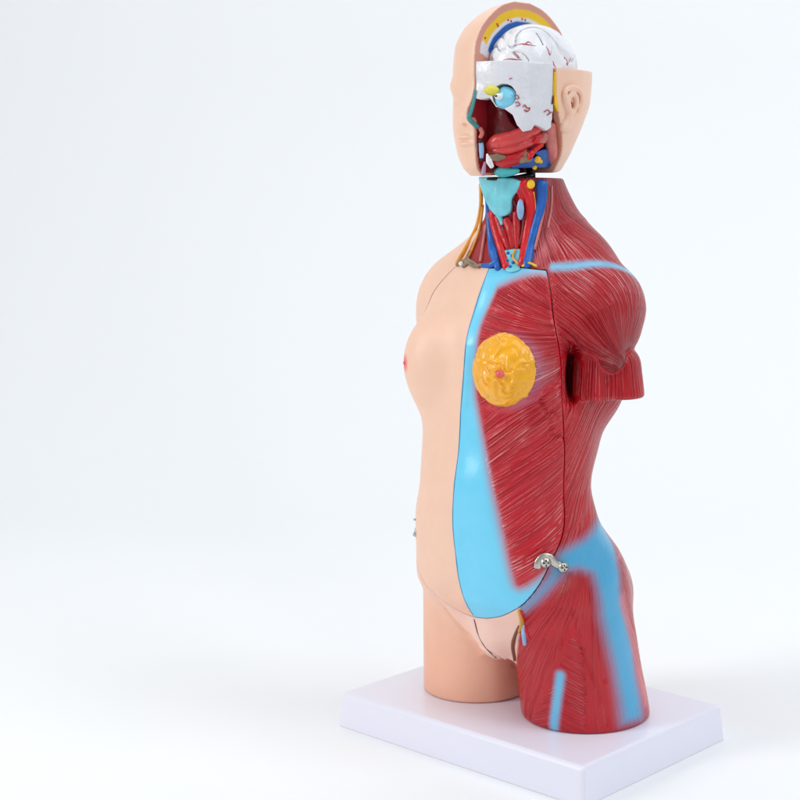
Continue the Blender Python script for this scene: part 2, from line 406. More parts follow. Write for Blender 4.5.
# ---- charts (unrolled surface coordinates)
def chart(P, c=(0, -.2), R=.9):
    P = np.atleast_2d(P); a = np.arctan2(P[:, 0]-c[0], -(P[:, 1]-c[1])); return np.stack([a*R, P[:, 2]], 1)
def bpx(pts): return chart(casts(body, pts))
CHV = chart(V)
# seam of the chest cover, right edge from the collar down, mirrored to the other side
seam = bpx([(547, 272), (552, 305), (557, 335), (562, 375), (563.5, 420), (564.5, 470), (564.5, 510), (561, 540), (552, 560), (540, 584), (526, 602), (514, 611), (500, 617), (486, 619)])
seam = smooth_line(seam, 4)
topz = 4.50
R_ = seam; top = np.array([[R_[0, 0], topz-.02], [R_[0, 0]*.5, topz+.01], [0, topz-.02]])
rightside = np.vstack([top[::-1][:2], [[R_[0, 0], topz-.03]], R_[1:]])
low = R_[-1].copy(); mid = np.array([[0, low[1]-.01]])
left = rightside[::-1]*np.array([-1, 1])
plate_poly = np.vstack([rightside, mid, left[:-1] if abs(left[-1, 0]) < 1e-6 else left])
dpl = polyd(CHV, plate_poly); front = (V[:, 1] < .55)
dpl = np.where(np.abs(CHV[:, 0]) < 2.3, dpl, -1.)
# keep the cover off the arm stump
# ---- paint
def mixc(C, col, m): return C*(1-m[:, None])+np.asarray(col)*m[:, None]
L_ = V[:, 0]
ch = CHV
def soft(poly_px, wd=.035, n=3): 
    return sstep(-wd, wd, polyd(ch, smooth_line(bpx(poly_px+[poly_px[0]]), n)[:-1]))
def stripe(pts, r0, r1): return 1-sstep(r0, r1, segd(V, smooth_line(casts(body, pts), 4)))
left_half = sstep(-.004, .004, L_)
red = np.tile(RED, (len(V), 1)); red = mixc(red, lin(194, 22, 34), sstep(-.3, .5, vnoise(V, 1.6)))
muscle_plate = soft([(497, 288), (520, 279), (548, 277), (566, 300), (576, 400), (574, 520), (563, 545), (545, 571), (519, 588), (511, 570), (500, 520), (488, 460), (480, 420), (474, 385), (477, 345), (484, 318)], .10)
onplate = dpl > 0
plate_col = mixc(np.tile(BLUE, (len(V), 1)), lin(202, 70, 80), np.clip(muscle_plate*1.4, 0, 1)); plate_col = mixc(plate_col, lin(196, 22, 38), sstep(.45, 1, muscle_plate))
hip = soft([(552, 566), (560, 553), (570, 547), (585, 538), (597, 521), (603, 518), (612, 540), (617, 560), (620, 590), (627, 620), (634, 650), (639, 690), (642, 718), (622, 724), (619, 700), (614, 670), (606, 640), (600, 610), (597, 590), (592, 574), (580, 569), (566, 571), (550, 589), (535, 604), (524, 613), (519, 608), (534, 594), (549, 576)], .085, 1)
trunk_col = red.copy()
trunk_col = mixc(trunk_col, BLUED, hip*.98)
sh = stripe([(552, 267), (575, 266), (600, 264), (622, 268), (635, 277)], .0, .09)
trunk_col = mixc(trunk_col, lin(120, 190, 226), sh)
th = stripe([(560, 676), (557, 700), (554, 727)], .01, .085)
trunk_col = mixc(trunk_col, lin(110, 186, 224), th)
trunk_col = mixc(trunk_col, lin(226, 120, 124), stripe([(623, 600), (636, 650), (645, 700)], .02, .12)*.6)
mus = np.where(onplate[:, None], plate_col, trunk_col)
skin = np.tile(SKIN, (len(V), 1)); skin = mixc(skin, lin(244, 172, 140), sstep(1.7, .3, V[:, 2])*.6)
nip3 = cast(body, 404.5, 363); skin = mixc(skin, lin(240, 110, 108), 1-sstep(.03, .12, np.linalg.norm(V-nip3, axis=1)))
# pelvis insert stays skin coloured on both sides of the middle
pub = polyd(ch, bpx([(470, 612), (500, 616), (519, 609), (521, 625), (514, 638), (514, 651), (517, 668), (500, 672), (480, 650)]))
pubm = (pub > 0) & (V[:, 2] < 1.45) & (~onplate)
paint = mixc(skin, (0, 0, 0), np.zeros(len(V)))
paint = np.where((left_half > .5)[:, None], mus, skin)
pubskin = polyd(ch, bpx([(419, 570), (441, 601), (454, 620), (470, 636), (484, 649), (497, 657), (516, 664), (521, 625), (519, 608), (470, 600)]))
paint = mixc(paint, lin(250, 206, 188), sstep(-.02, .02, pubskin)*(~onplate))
paint = np.where(((np.abs(V[:, 0]) < .13) & (V[:, 2] < 1.3) & (V[:, 2] > .48) & (V[:, 1] < -.2) & (~onplate))[:, None], lin(250, 208, 192), paint)
nk = chart(V, (0, -.1), .42); npx = lambda pts: chart(casts(body, pts), (0, -.1), .42)
nred = polyd(nk, np.vstack([npx([(481, 181), (481, 200), (479, 222), (472, 243), (462, 262), (470, 276), (500, 279), (549, 276), (552, 250), (553, 215), (554, 181)]), npx([(554, 181)])+[[0, .3]], npx([(481, 181)])+[[0, .3]]]))
nredm = sstep(-.01, .02, nred)*(~onplate)*(z_ := V[:, 2] > 4.3)
paint = mixc(paint, lin(160, 22, 32), nredm)
pk = (1-sstep(.0, .09, segd(nk, npx([(549, 182), (550, 210), (547, 235), (538, 262)]))))*(V[:, 2] > 4.4)*(~onplate)
paint = mixc(paint, lin(226, 110, 116), pk*.7)
br0 = cast(body, 505, 371)
halo = (1-sstep(.30, .44, np.linalg.norm(V-br0, axis=1)))*onplate*(L_ > 0)
paint = mixc(paint, lin(196, 120, 150), halo*.6)
# ---- fibres: (along-across) coordinates per muscle
def fan(S, c, Rr, dn=1):
    d = S-np.asarray(c); return np.stack([np.arctan2(d[:, 0], d[:, 1]*dn)*Rr, np.hypot(d[:, 0], d[:, 1])], 1)
def linear(S, ang):
    a = math.radians(ang); return np.stack([-S[:, 0]*math.sin(a)+S[:, 1]*math.cos(a), S[:, 0]*math.cos(a)+S[:, 1]*math.sin(a)], 1)
f0, bi0, dl0 = body(V, True); arm = (bi0 < f0-.005) & (bi0 < dl0-.005) & (L_ > 0)
isdl = (dl0 < f0+.02) & (dl0 < bi0)
uv = linear(ch, 62)                                    # flank
wf = np.ones(len(V)); wd = np.full(len(V), .25)
c_delt = bpx([(622, 372)])[0]; c_pec = bpx([(600, 340)])[0]+np.array([.25, 0]); c_hip = bpx([(585, 552)])[0]
z = V[:, 2]; s = ch[:, 0]
stz = bpx([(549, 267), (575, 266), (600, 264), (622, 268), (634, 276)]); zb = np.interp(s, stz[:, 0], stz[:, 1], left=4.36, right=4.36)
m = (z > zb); uv[m] = fan(ch, bpx([(556, 190)])[0]+np.array([-.1, 1.6]), 2.3, -1)[m]; wd[m] = .8
m = (z < 1.65); uv[m] = fan(ch, c_hip+np.array([0, .25]), 1.7, -1)[m]; wd[m] = .12; 
fe1 = polyd(ch, bpx([(572, 628), (585, 650), (588, 690), (586, 735), (530, 735), (545, 690)]))
m = (fe1 > 0) & (z < 1.3); cx = bpx([(557, 700)])[0, 0]
f1 = np.where(s < cx, 1, -1); uv[m] = np.stack([(z+f1*(-(s-cx)*.8)), s], 1)[m]; wd[m] = .3
deltp = polyd(ch, bpx([(549, 271), (556, 300), (566, 330), (590, 338), (606, 360), (620, 374), (632, 362), (640, 340), (641, 300), (632, 276), (600, 268)]))
m = (L_ > .45) & ((z > 3.68) | isdl) & (z > 3.4) & (z < zb) & (~onplate); uv[m] = fan(ch, c_delt+np.array([0, -.02]), 1.3)[m]; wd[m] = .8
aa = np.arctan2(V[:, 1]+.02, V[:, 0]-1.0)*.36
uv[arm] = np.stack([aa, z], 1)[arm]; wd[arm] = .3
pcl = bpx([(476, 408), (505, 411), (530, 399), (548, 389), (563, 377)]); zp = np.interp(s, pcl[:, 0], pcl[:, 1])
m = onplate & (z > zp); uv[m] = fan(ch, c_pec, 1.5)[m]; wd[m] = .9
m = onplate & (z <= zp); uv[m] = linear(ch, 36)[m]; wd[m] = 1.
reg = np.zeros(len(V), int)
reg[z > zb] = 1; reg[z < 1.65] = 2; reg[(fe1 > 0) & (z < 1.3)] = np.where(f1 > 0, 3, 4)[(fe1 > 0) & (z < 1.3)]
reg[(L_ > .45) & ((z > 3.68) | isdl) & (z > 3.4) & (z < zb) & (~onplate)] = 5; reg[arm] = 6; reg[onplate & (z > zp)] = 7; reg[onplate & (z <= zp)] = 8
fade = np.ones(len(V))
for _ in range(2):
    tm = fade[T].min(1) if _ else (reg[T].max(1) == reg[T].min(1)).astype(float)
    nf = fade.copy()
    for k_ in range(3): np.minimum.at(nf, T[:, k_], np.clip(tm+.5*_, 0, 1))
    fade = nf
wf = np.where(L_ > 0, 1., 0.)
wf *= np.where(onplate, sstep(.3, .9, muscle_plate), 1-hip*.9-.8*sh-.9*th)
wf = np.where(z < 1.65, wf*.55, wf); wf = np.clip(wf, 0, 1)*(pubskin < 0)*fade
patch = sstep(-.15, .45, vnoise(V+7, 2.1)); wd = wd*wf*(.2+.9*patch)
# smooth plastic where the dry brush is absent
fibre = np.stack([uv[:, 0], uv[:, 1], np.zeros(len(V))], 1)
# ---- engraved muscle borders
def groove(pts, wdt, dep):
    d = segd(V, smooth_line(casts(body, pts), 5)); return dep*np.exp(-(d/wdt)**2)
gv = np.zeros(len(V))
for pts in ([(574, 612), (566, 634), (552, 660), (538, 692), (531, 718)], [(574, 616), (583, 650), (587, 690), (587, 726)], [(583, 650), (598, 690), (607, 724)], [(545, 640), (530, 680), (526, 715)],
            [(590, 588), (597, 640), (606, 680)]):
    gv += groove(pts, .02, .014)
for pts in ([(527, 398), (545, 390), (560, 383)], [(541, 400), (545, 412), (558, 416)], [(550, 420), (552, 435), (563, 438)], [(560, 384), (546, 395), (541, 404)]):
    gv += groove(pts, .02, .02)
gv += groove([(597, 470), (594, 500), (590, 530)], .03, .015)
gv = np.where(L_ > .02, gv, 0)+groove([(446, 610), (454, 620), (470, 636), (484, 649), (500, 659), (514, 665)], .022, .02)
gvm = groove([(487, 272), (475, 300), (466, 340), (461, 380), (457, 440), (456, 500), (457, 550), (462, 582), (474, 619)], .018, .008)
# recess behind the pelvic insert, seen as brown and yellow section
V2 = V-NR*(gv-.016*vnoise(V+11, 2.6)*sstep(0, .1, L_)*sstep(.0, .1, V[:, 2]))[:, None]
# crisp scalar for the thin painted line on the middle
ln = np.abs(V[:, 0])
link_attrs = lambda idx: None
ALL = dict(w_gloss=np.where(L_ > 0, 1., 0.), paint=paint, fibre=fibre, w_fibre=wf, w_dry=wd)
def interp_attrs(Vn, src=V2):
    """attributes for cut meshes: nearest source vertex"""
    import mathutils
    kd = mathutils.kdtree.KDTree(len(src))
    for i, p in enumerate(src): kd.insert(p, i)
    kd.balance(); idx = np.array([kd.find(p)[1] for p in Vn]); return idx

root = bpy.data.objects.new('anatomical_torso_model', None); sc.collection.objects.link(root)
root['label'] = 'painted plastic anatomical torso with opened head and yellow breast tissue on a white stand'; root['category'] = 'anatomical model'; root.empty_display_size = .02

(Vp, Tp), (Vt, Tt) = clip_mesh(V2, T, dpl, NR, .006, .045)
def put(name, Vx, Tx, mats, parent, gid=None):
    Vx, Tx, u = compact(Vx, Tx); idx = interp_attrs(Vx); return link(name, Vx, Tx, mats, parent, {k: a[idx] for k, a in ALL.items()})
# walls of the joint and the bed below the cover are dark
trunk = put('trunk', Vt, Tt, M_body, root)
cover = put('chest_cover', Vp, Tp, M_body, root)
# ================================================================== DETAILS OF TRUNK AND COVER
def surf(f, pts, off=0.):
    P = casts(f, pts); g, _ = grad(f, P, .006); return P+g/(np.linalg.norm(g, axis=1)[:, None]+1e-9)*off
def pad(name, f, pts, thick, mats, parent, off=0., c=(0, -.1), R=.42, h=.009, k=.02, lump=0, ls=10, extra=None, smoothn=3, label=None, recess=.1):
    """a raised patch that follows the surface f inside an outline"""
    P = surf(f, pts); poly = chart(P, c, R)
    if smoothn: poly = smooth_line(np.vstack([poly, poly[:1]]), smoothn)[:-1]
    def g(Q):
        b = f(Q)-off; d = -polyd(chart(Q, c, R), poly)
        top = b-thick-(lump*vnoise(Q, ls) if lump else 0)
        r = smax(smax(top, d, k), -b-recess, k*.5)
        if extra: r = np.maximum(r, extra(Q))
        ctr = P.mean(0); return np.maximum(r, np.linalg.norm(Q-ctr, axis=1)-1.2*np.linalg.norm(P-ctr, axis=1).max()-.1)
    Vx, Qx = mesh_sdf(g, P.min(0)-thick-.12, P.max(0)+thick+.12, h)
    return link(name, Vx, tris(Qx), mats, parent, label=label)
def tb(name, f, pts, r, mats, parent, off=0., **k):
    if name in ('vein', 'artery', 'throat_muscle'): off -= .012; k.setdefault('flat', .75)
    Vx, Fx = tube(surf(f, pts, off), r, **k); return link(name, Vx, Fx, mats, parent)
def bb(name, f, pt, r, mats, parent, off=0., noise=0, ns=8, rot=None):
    Vx, Fx = blob(surf(f, [pt], off)[0], r, noise, ns, VIEW if rot is None else rot, 14); return link(name, Vx, Fx, mats, parent)
nf = lambda Q: body(Q)
# ---- neck
pad('larynx', nf, [(484, 177), (500, 177), (513, 178), (519, 189), (513, 198), (512, 211), (506, 216), (499, 216), (493, 209), (488, 197)], .05, M_turq, trunk, lump=.012)
tb('cartilage_tip', nf, [(500, 214), (502, 219), (503, 225)], [.035, .015], M_turq, trunk, .02)
tb('vein', nf, [(487, 196), (489, 215), (491, 235), (494, 252), (498, 269)], [.025, .03, .04, .055, .03], M_vein, trunk, .01)
tb('vein', nf, [(498, 262), (490, 266), (480, 266)], [.035, .028, .02], M_vein, trunk, .02)
tb('vein', nf, [(541, 182), (541, 200), (537, 222), (531, 245), (527, 267)], [.06, .05, .045, .045], M_vein, trunk, .02)
tb('artery', nf, [(521, 182), (528, 195), (530, 212), (527, 235), (522, 266)], [.06, .055, .045, .04], M_art, trunk, .02)
tb('artery', nf, [(493, 212), (497, 232), (502, 250), (507, 268)], [.05, .045, .04], M_art, trunk, .015)
tb('artery', nf, [(516, 185), (522, 198), (518, 212)], [.03, .03, .02], M_art, trunk, .03)
for a_, b_ in (([(506, 219), (511, 230), (513, 248)], .045), ([(497, 216), (503, 232), (509, 250)], .04), ([(516, 212), (517, 230), (517, 250)], .035)):
    tb('throat_muscle', nf, a_, [b_, b_*1.2, b_*.6], M_red, trunk, .012)
bb('thyroid_window', nf, (521, 209), (.035, .02, .10), M_lav, trunk, .05)
pad('trachea', nf, [(504, 250), (521, 249), (519, 262), (520, 270), (506, 271)], .02, M_turq, trunk, h=.008)
for p in ((509, 254), (513, 257), (508, 262), (514, 264), (511, 268)): bb('trachea_spot', nf, p, (.016, .01, .016), M_vein, trunk, .026)
tb('nerve', nf, [(516, 251), (514, 259), (519, 266)], .010, M_org, trunk, .035)
bb('nerve_root', nf, (530, 184), (.04, .03, .045), M_yel, trunk, .05)
tb('nerve', nf, [(482, 184), (482, 205), (477, 228), (467, 248), (458, 264)], [.02, .018, .022], M_org, trunk, .012)
tb('nerve', nf, [(484, 205), (481, 228), (474, 248), (466, 265)], .013, M_org, trunk, .012)
tb('nerve', nf, [(487, 225), (484, 245), (481, 262)], .016, M_pinkt, trunk, .01)
for a_ in ([(458, 266), (466, 262), (474, 267), (483, 266)], [(464, 268), (472, 263), (480, 268)], [(472, 252), (469, 259), (474, 264)]): tb('nerve_plexus', nf, a_, .016, M_olive, trunk, .02)
tb('nerve_plexus', nf, [(523, 268), (530, 265), (537, 268)], .012, M_yel, trunk, .03)
bb('vessel_end', nf, (463, 265), (.03, .02, .025), M_white, trunk, .02)
# ---- chest cover
brc = br0+np.array([-.13, -.02, 0])
def gl(Q):
    r = np.linalg.norm((Q-brc)*np.array([.93, .60, 1.02]), axis=1)/.385
    warp = Q+.05*np.stack([vnoise(Q, 7), vnoise(Q+4, 7), vnoise(Q+8, 7)], 1)
    return smax(body(Q)-.015-.085*np.clip(1-r*r, 0, 1)-.010*np.cos(7*vnoise(warp, 11))*np.clip((1.05-r)*4, 0, 1), (r-1)*.385, .10)
gl2 = lambda Q: smax(gl(Q), -(body(Q)+.06), .01)
Vx, Qx = mesh_sdf(gl2, br0-.45, br0+.45, .0085)
M_gl = mat('fat_yellow_paint', lin(250, 176, 18), .2, bump=[(60, .03), (170, .02)], coat=.3)
gland = link('breast_tissue', Vx, tris(Qx), M_gl, cover)
np_ = surf(gl, [(500, 374)], -.004)[0]; Vx, Fx = blob(np_, (.048, .040, .036), .014, 30, None, 20); link('nipple', Vx, Fx, M_nip, gland)
Vx, Fx = blob(nip3+np.array([.012, .012, 0]), (.028, .032, .028), .003, 20, None, 14); link('nipple', Vx, Fx, M_nip, cover)
mid_pts = []
for z_ in np.linspace(4.47, low[1]+.01, 26):
    ys = np.linspace(-1.6, -.2, 400); v_ = body(np.stack([ys*0, ys, ys*0+z_], 1)); mid_pts.append((-.004, ys[np.argmax(v_ < 0)], z_))
mid_pts = np.array(mid_pts)
link('midline_groove', *tube(mid_pts, .0065, 8), pm('groove_blue_paint', (60, 150, 196)), cover)
# ---- pelvis
link('insert_joint', *tube(surf(body, [(474, 619), (478, 634), (485, 647), (496, 658)], 0), .005, 8), pm('joint_brown_paint', (96, 44, 40)), trunk)
tb('pelvic_fat', body, [(519, 611), (522, 622), (519, 632)], [.014, .022, .016], pm('ochre_paint', (206, 150, 40)), trunk, .0)
tb('pelvic_section', body, [(519, 626), (515, 636), (513, 647), (515, 660)], [.012, .022, .018], pm('brown_paint', (122, 62, 40)), trunk, .0)
tb('vein', body, [(523, 624), (524, 634), (525, 645)], [.016, .028, .02], M_lav, trunk, .012)
tb('artery', body, [(521, 612), (524, 626), (529, 641)], [.02, .018, .012], M_art, trunk, .006)
# ---- latches
def latch(pts, sc1, sc2, n_):
    a = surf(body, pts, .035); o = link('latch', *tube(a, .034, 12, 6, flat=.35), M_metal, cover)
    for p in (sc1, sc2):
        if p is None: continue
        c0 = surf(body, [p], .0)[0]; g, _ = grad(body, c0[None], .006); n1 = g[0]/np.linalg.norm(g[0])
        q = link('screw', *join(tube([c0, c0+n1*.05, c0+n1*.062], [.05, .05, .03], 20, 1)), M_metal, o)
        e = np.cross(n1, [0, 0, 1]); e /= np.linalg.norm(e); e2 = np.cross(n1, e); c1 = c0+n1*.066
        link('screw_slot', *join(tube([c1-e*.03, c1+e*.03], .007, 6, 1), tube([c1-e2*.03, c1+e2*.03], .007, 6, 1)), M_dark, q)
    return o
latch([(537, 567), (538, 561), (543, 556), (549, 557), (553, 562), (558, 565), (562, 567)], (545, 562), (562, 567), 1)
link('latch', *tube(np.array([at(414, 519.5, .20), at(417, 520, .16), at(418.5, 524, .16), at(417, 529, .16), at(415, 536, .16)]), [.010, .014, .018, .024], 10, 5), M_metal, cover)

for a_, r_, m_ in (([(545, 184), (544, 205), (540, 228), (535, 250)], .014, M_pinkt), ([(533, 192), (535, 212), (532, 235)], .012, M_org), ([(489, 200), (494, 222), (499, 244)], .010, M_pinkt),
                   ([(524, 216), (523, 232), (520, 246)], .016, M_maroon), ([(503, 228), (507, 238), (508, 248)], .012, pm('violet_paint', (96, 60, 140))), ([(551, 186), (551, 206), (548, 228)], .010, M_pinkt), ([(513, 200), (518, 210), (517, 220)], .014, M_maroon)):
    tb('small_vessel', nf, a_, r_, m_, trunk, .012)
# ================================================================== HEAD
hl = Loft([
 (5.36, -.22, .36, .48, .44, 2.3),
 (5.45, -.20, .42, .58, .44, 2.4),
 (5.60, -.17, .50, .63, .46, 2.5),
 (5.85, -.14, .57, .67, .56, 2.5),
 (6.10, -.12, .60, .67, .68, 2.4),
 (6.35, -.12, .60, .69, .73, 2.3),
 (6.58, -.12, .585, .67, .71, 2.25),
 (6.76, -.12, .52, .58, .62, 2.2),
 (6.90, -.12, .40, .42, .46, 2.1),
 (6.98, -.12, .27, .28, .31, 2.0),
 (7.03, -.12, .10, .10, .12, 2.0)])
_fp = lambda p: cast(hl, *p)
F_wing, F_lip1, F_lip2, F_nos, F_eye, F_brow = [_fp(p) for p in ((464, 119), (463, 137), (464, 144), (465, 125), (457, 97), (456, 86))]
def headn(P):
    P = np.asarray(P, float)
    f = hl(P)
    f = smin(f, cone(P, (0, -.72, 6.14), (0, -.84, 5.96), .06, .075), .10)     # nose
    f = smax(f, -ellips(P, (-.33, -.90, 6.08), (.19, .16, .09)), .10)         # eye hollow
    f = smin(f, ellips(P, F_eye+np.array([.03, .065, 0]), (.10, .06, .04)), .04)    # closed eyelid
    f = smin(f, ellips(P, F_brow+np.array([.03, .09, .0]), (.16, .08, .08)), .08)
    f = smin(f, ellips(P, F_wing+np.array([.02, .03, 0]), (.07, .07, .06)), .04)
    f = smin(f, ellips(P, F_lip1+np.array([.03, .03, 0]), (.13, .075, .030)), .02); f = smin(f, ellips(P, F_lip2+np.array([.03, .03, 0]), (.12, .075, .032)), .02)
    f = smax(f, -ellips(P, F_nos, (.035, .022, .014)), .02)
    return f
def hfloor(P): return 5.385+.07*(P[:, 1]+.2)-P[:, 2]
def head(P): return smax(headn(P), hfloor(P), .03)
YB = -.30; ZB = 6.37
def ycut(P): return YB+.21*sstep(6.15, 5.5, P[:, 2])
def skin_head(P):
    keep = np.minimum(P[:, 0], np.maximum(P[:, 2]-ZB, ycut(P)-P[:, 1]))
    return smax(head(P), keep, .012)
Vh, Qh = mesh_sdf(skin_head, (-.8, -1.2, 5.3), (.8, .75, 7.1), .0115)
hd = -headn(Vh)
zo = np.linspace(5.36, 7.03, 160); oc = [np.interp(zo, hl.z, c) for c in hl.c]
outo = np.vstack([np.stack([oc[0]-oc[2], zo], 1), np.stack([oc[0]+oc[3], zo], 1)[::-1]]); hsec = segd(Vh[:, 1:], outo)
hd0 = hd; hd = np.where(np.abs(Vh[:, 0]) < .006, np.where(Vh[:, 2] > 6.3, hsec, hd), hd)
SK = np.tile(SKIN, (len(Vh), 1))
cutx = (np.abs(Vh[:, 0]) < .006) & (hd0 > .008)
cuty = (Vh[:, 0] > .008) & (hd > .008)
Pn = SK.copy()
def band(a, b): return sstep(a-.008, a+.008, hd)*(1-sstep(b-.008, b+.008, hd))
ang = np.degrees(np.arctan2(-(Vh[:, 1]+.12), Vh[:, 2]-6.25))      # 90 = forehead side
C_ = np.tile(lin(214, 150, 132), (len(Vh), 1))
up = sstep(62, 68, -ang+135)  # only above the forehead
C_ = mixc(C_, lin(240, 196, 30), band(.07, .16)*(ang < 56))
C_ = mixc(C_, lin(226, 226, 236), band(.15, .19)*(ang < 66)); C_ = mixc(C_, lin(226, 220, 226), band(.075, .19)*(ang >= 56)*(ang < 66))
C_ = mixc(C_, lin(14, 92, 176), band(.185, .25)*(ang < 60))
C_ = mixc(C_, lin(230, 225, 230), sstep(.245, .255, hd)*(ang < 90))
lowm = Vh[:, 2] < 6.22
C_ = np.where(lowm[:, None], lin(150, 24, 34), C_)
C_ = np.where((lowm & (hd < .03))[:, None], lin(226, 150, 130), C_)
Pn = np.where(cutx[:, None], C_, Pn)
Cb = np.where((hd < .075)[:, None], lin(226, 160, 134), lin(150, 30, 36)); Cb = np.where(((Vh[:, 2] > ZB-.02))[:, None], lin(226, 168, 140), Cb)
Pn = np.where(cuty[:, None], Cb, Pn)
head_o = link('head', Vh, tris(Qh), M_plain, root, {'paint': Pn})
CHd = dict(c=(0, -.15), R=.6)
# deep red inside of the face
def deep(P):
    f = headn(P)+.15
    f = smax(f, np.maximum(np.maximum(-.02-P[:, 0], P[:, 1]-ycut(P)-.03), np.maximum(P[:, 2]-6.36, hfloor(P)+.01)), .02)
    f = smax(f, -ellips(P, (.42, -.52, 5.98), (.20, .20, .20)), .05)
    return f+.006*vnoise(P, 14)
Vx, Qx = mesh_sdf(deep, (-.1, -1.0, 5.35), (.65, -.1, 6.5), .012); link('face_interior', Vx, tris(Qx), M_maroon, head_o)
hs = lambda Q: head(Q)
hin = lambda d: (lambda Q: headn(Q)+d)
# ---- white skull side with orbit
eyec = surf(hin(.05), [(505, 96)])[0]
eyehole = lambda Q: .115-np.linalg.norm(Q-eyec, axis=1)
def skull_extra(Q): return np.maximum(np.maximum(eyehole(Q), Q[:, 2]-6.43), np.maximum(YB-.0-5, Q[:, 1]-YB+.015))
skull = pad('skull_side', hin(.05), [(476, 58), (500, 58), (530, 62), (566, 64), (563, 90), (563, 108), (558, 122), (551, 127), (545, 131), (539, 127), (534, 125), (531, 130), (523, 132), (517, 125), (513, 115), (505, 109), (497, 107), (491, 98), (483, 100), (476, 98)], .03, M_bonew, head_o, c=(0, -.15), R=.6, h=.011, k=.012, smoothn=0, extra=skull_extra, recess=.06)
hk = hin(.015)
for pts, r in (([(514, 96), (517, 95), (519, 98), (516, 99)], .006), ([(515, 103), (518, 102), (520, 105), (516, 106)], .006), ([(523, 107), (525, 105), (527, 108), (530, 108), (528, 111), (524, 110)], .007), ([(544, 112), (548, 110), (550, 113), (547, 115), (552, 112)], .007), ([(509, 79), (512, 78)], .005), ([(524, 110), (527, 112)], .006)):
    tb('bone_vessel', hk, pts, r*.7, pm('bone_vessel_paint', (176, 60, 72)), skull, .0, n=6)
pad('ear_canal_strip', hk, [(554, 72), (560, 72), (560, 106), (557, 112), (554, 104), (553, 90)], .012, M_yel, head_o, c=(0, -.15), R=.6, h=.007, k=.006, smoothn=0, recess=.03)
tb('skull_crack', hk, [(553, 96), (552, 104)], .008, M_maroon, skull, .004)
# ---- eye
eb = bb('orbit', hin(.15), (505, 94), (.135, .06, .125), M_black, head_o)
eye = bb('eye', hin(.075), (506, 98), (.112, .085, .10), M_eye, head_o, noise=.012, ns=12)
bb('eye_muscle', hin(.05), (494, 90.5), (.075, .05, .047), pm('yellow_green_paint', (232, 222, 84)), eye, .04)
bb('iris', hin(.05), (501, 97), (.044, .03, .032), M_white, eye, .052); bb('pupil', hin(.05), (499.5, 96.5), (.011, .01, .011), M_black, eye, .086)
# ---- brain
bc = np.array([.18, -.16, 6.39])
def brain(P):
    q = P*np.array([1, 1, 1.1]); n1 = vnoise(q+.35*np.stack([vnoise(P, 3), vnoise(P+5, 3), vnoise(P+9, 3)], 1), 5.2)
    f = ellips(P, bc, (.36, .50, .41)) + .030*np.exp(-(n1/.11)**2)-.008
    f = smax(f, 6.36-P[:, 2], .02); return f
Vx, Qx = mesh_sdf(brain, bc-.65, bc+.65, .0105); M_brain = pm('brain_white_paint', (238, 238, 242), .24, coat=.3, mottle=.04)
M_mark = pm('faded_vessel_paint', (196, 84, 98))
br = link('brain', Vx, tris(Qx), M_brain, head_o)
for pts in ([(514, 46), (522, 44), (530, 45), (536, 46)], [(524, 45), (528, 42), (532, 44)], [(513, 52), (517, 55), (520, 58)], [(503, 60), (510, 59), (518, 60), (525, 62)], [(512, 60), (518, 57)], [(546, 46), (548, 50), (550, 55), (552, 47)], [(553, 61), (554, 65), (556, 68)], [(564, 57), (567, 61), (567, 65), (571, 58)]):
    tb('brain_vessel', brain, pts, [.003, .007, .002], M_mark, br, .0, n=6)
tb('brain_fissure', brain, [(536, 33), (540, 39), (543, 45)], .006, pm('grey_paint', (140, 140, 146)), br, 0, n=6)
for p in ((485, 38), (498, 26), (497, 24), (508, 20), (511, 21), (522, 19), (525, 20)):
    Vx, Fx = blob(at(*p, 0)*0+np.array([0.004, *(lambda d: (CAM+(-CAM[0]/d[0])*d)[1:])(ray(*p))]), (.006, .010, .010), 0, 1, None, 8); link('marrow_spot', Vx, Fx, M_art, head_o)
# ---- nose section, teeth, jaw
onx = lambda p, x=.0: (lambda d: CAM+((x-CAM[0])/d[0])*d)(ray(*p))
link('nose_cartilage', *tube(np.array([onx(p, .012) for p in ((475, 90), (474, 100), (471, 111), (469, 118), (474, 124), (478, 127))]), [.012, .02, .024, .02], 10), pm('teal_paint', (70, 150, 150)), head_o)
link('palate_edge', *tube(np.array([onx(p, .03) for p in ((480, 128), (482, 133), (480, 138))]), [.02, .024, .018], 10), M_pinkt, head_o)
tooth = link('incisor', *tube(np.array([onx(p, .04) for p in ((481, 143), (481.5, 150), (481.5, 158))]), [.022, .026, .018], 10), M_lav, head_o)
link('tooth_root', *blob(onx((480.5, 141), .05), (.02, .02, .02), 0, 1, None, 8), M_black, tooth); link('tooth_root', *blob(onx((481.5, 160), .05), (.014, .014, .014), 0, 1, None, 8), M_black, tooth)
link('jaw_tip', *tube(np.array([onx(p, .05) for p in ((485, 162), (484, 168), (483, 175))]), [.012, .02, .022], 10), M_mauve, head_o)
link('jaw_bone', *tube(np.array([onx(p, .22) for p in ((487, 154), (489, 161), (492, 167))]), [.008, .03, .022], 10), M_white, head_o)
h1 = hin(.13)
tb('cheek_muscle', h1, [(489, 147), (498, 142), (512, 139), (526, 133), (540, 128)], [.05, .08, .075, .07, .04], M_ltred, head_o, 0)
tb('cheek_muscle', h1, [(489, 151), (502, 150), (517, 146), (530, 141), (541, 136)], [.04, .055, .055, .04], M_ltred, head_o, .0)
tb('throat_wall', h1, [(492, 157), (503, 161), (516, 158), (526, 150)], [.04, .07, .07, .04], M_red, head_o, 0)
tb('throat_wall', h1, [(497, 165), (510, 163), (524, 163)], [.04, .06, .05], M_red, head_o, 0)
tb('ligament', h1, [(524, 164), (527, 156), (532, 149), (540, 143)], [.03, .03, .02], M_art, head_o, .04)
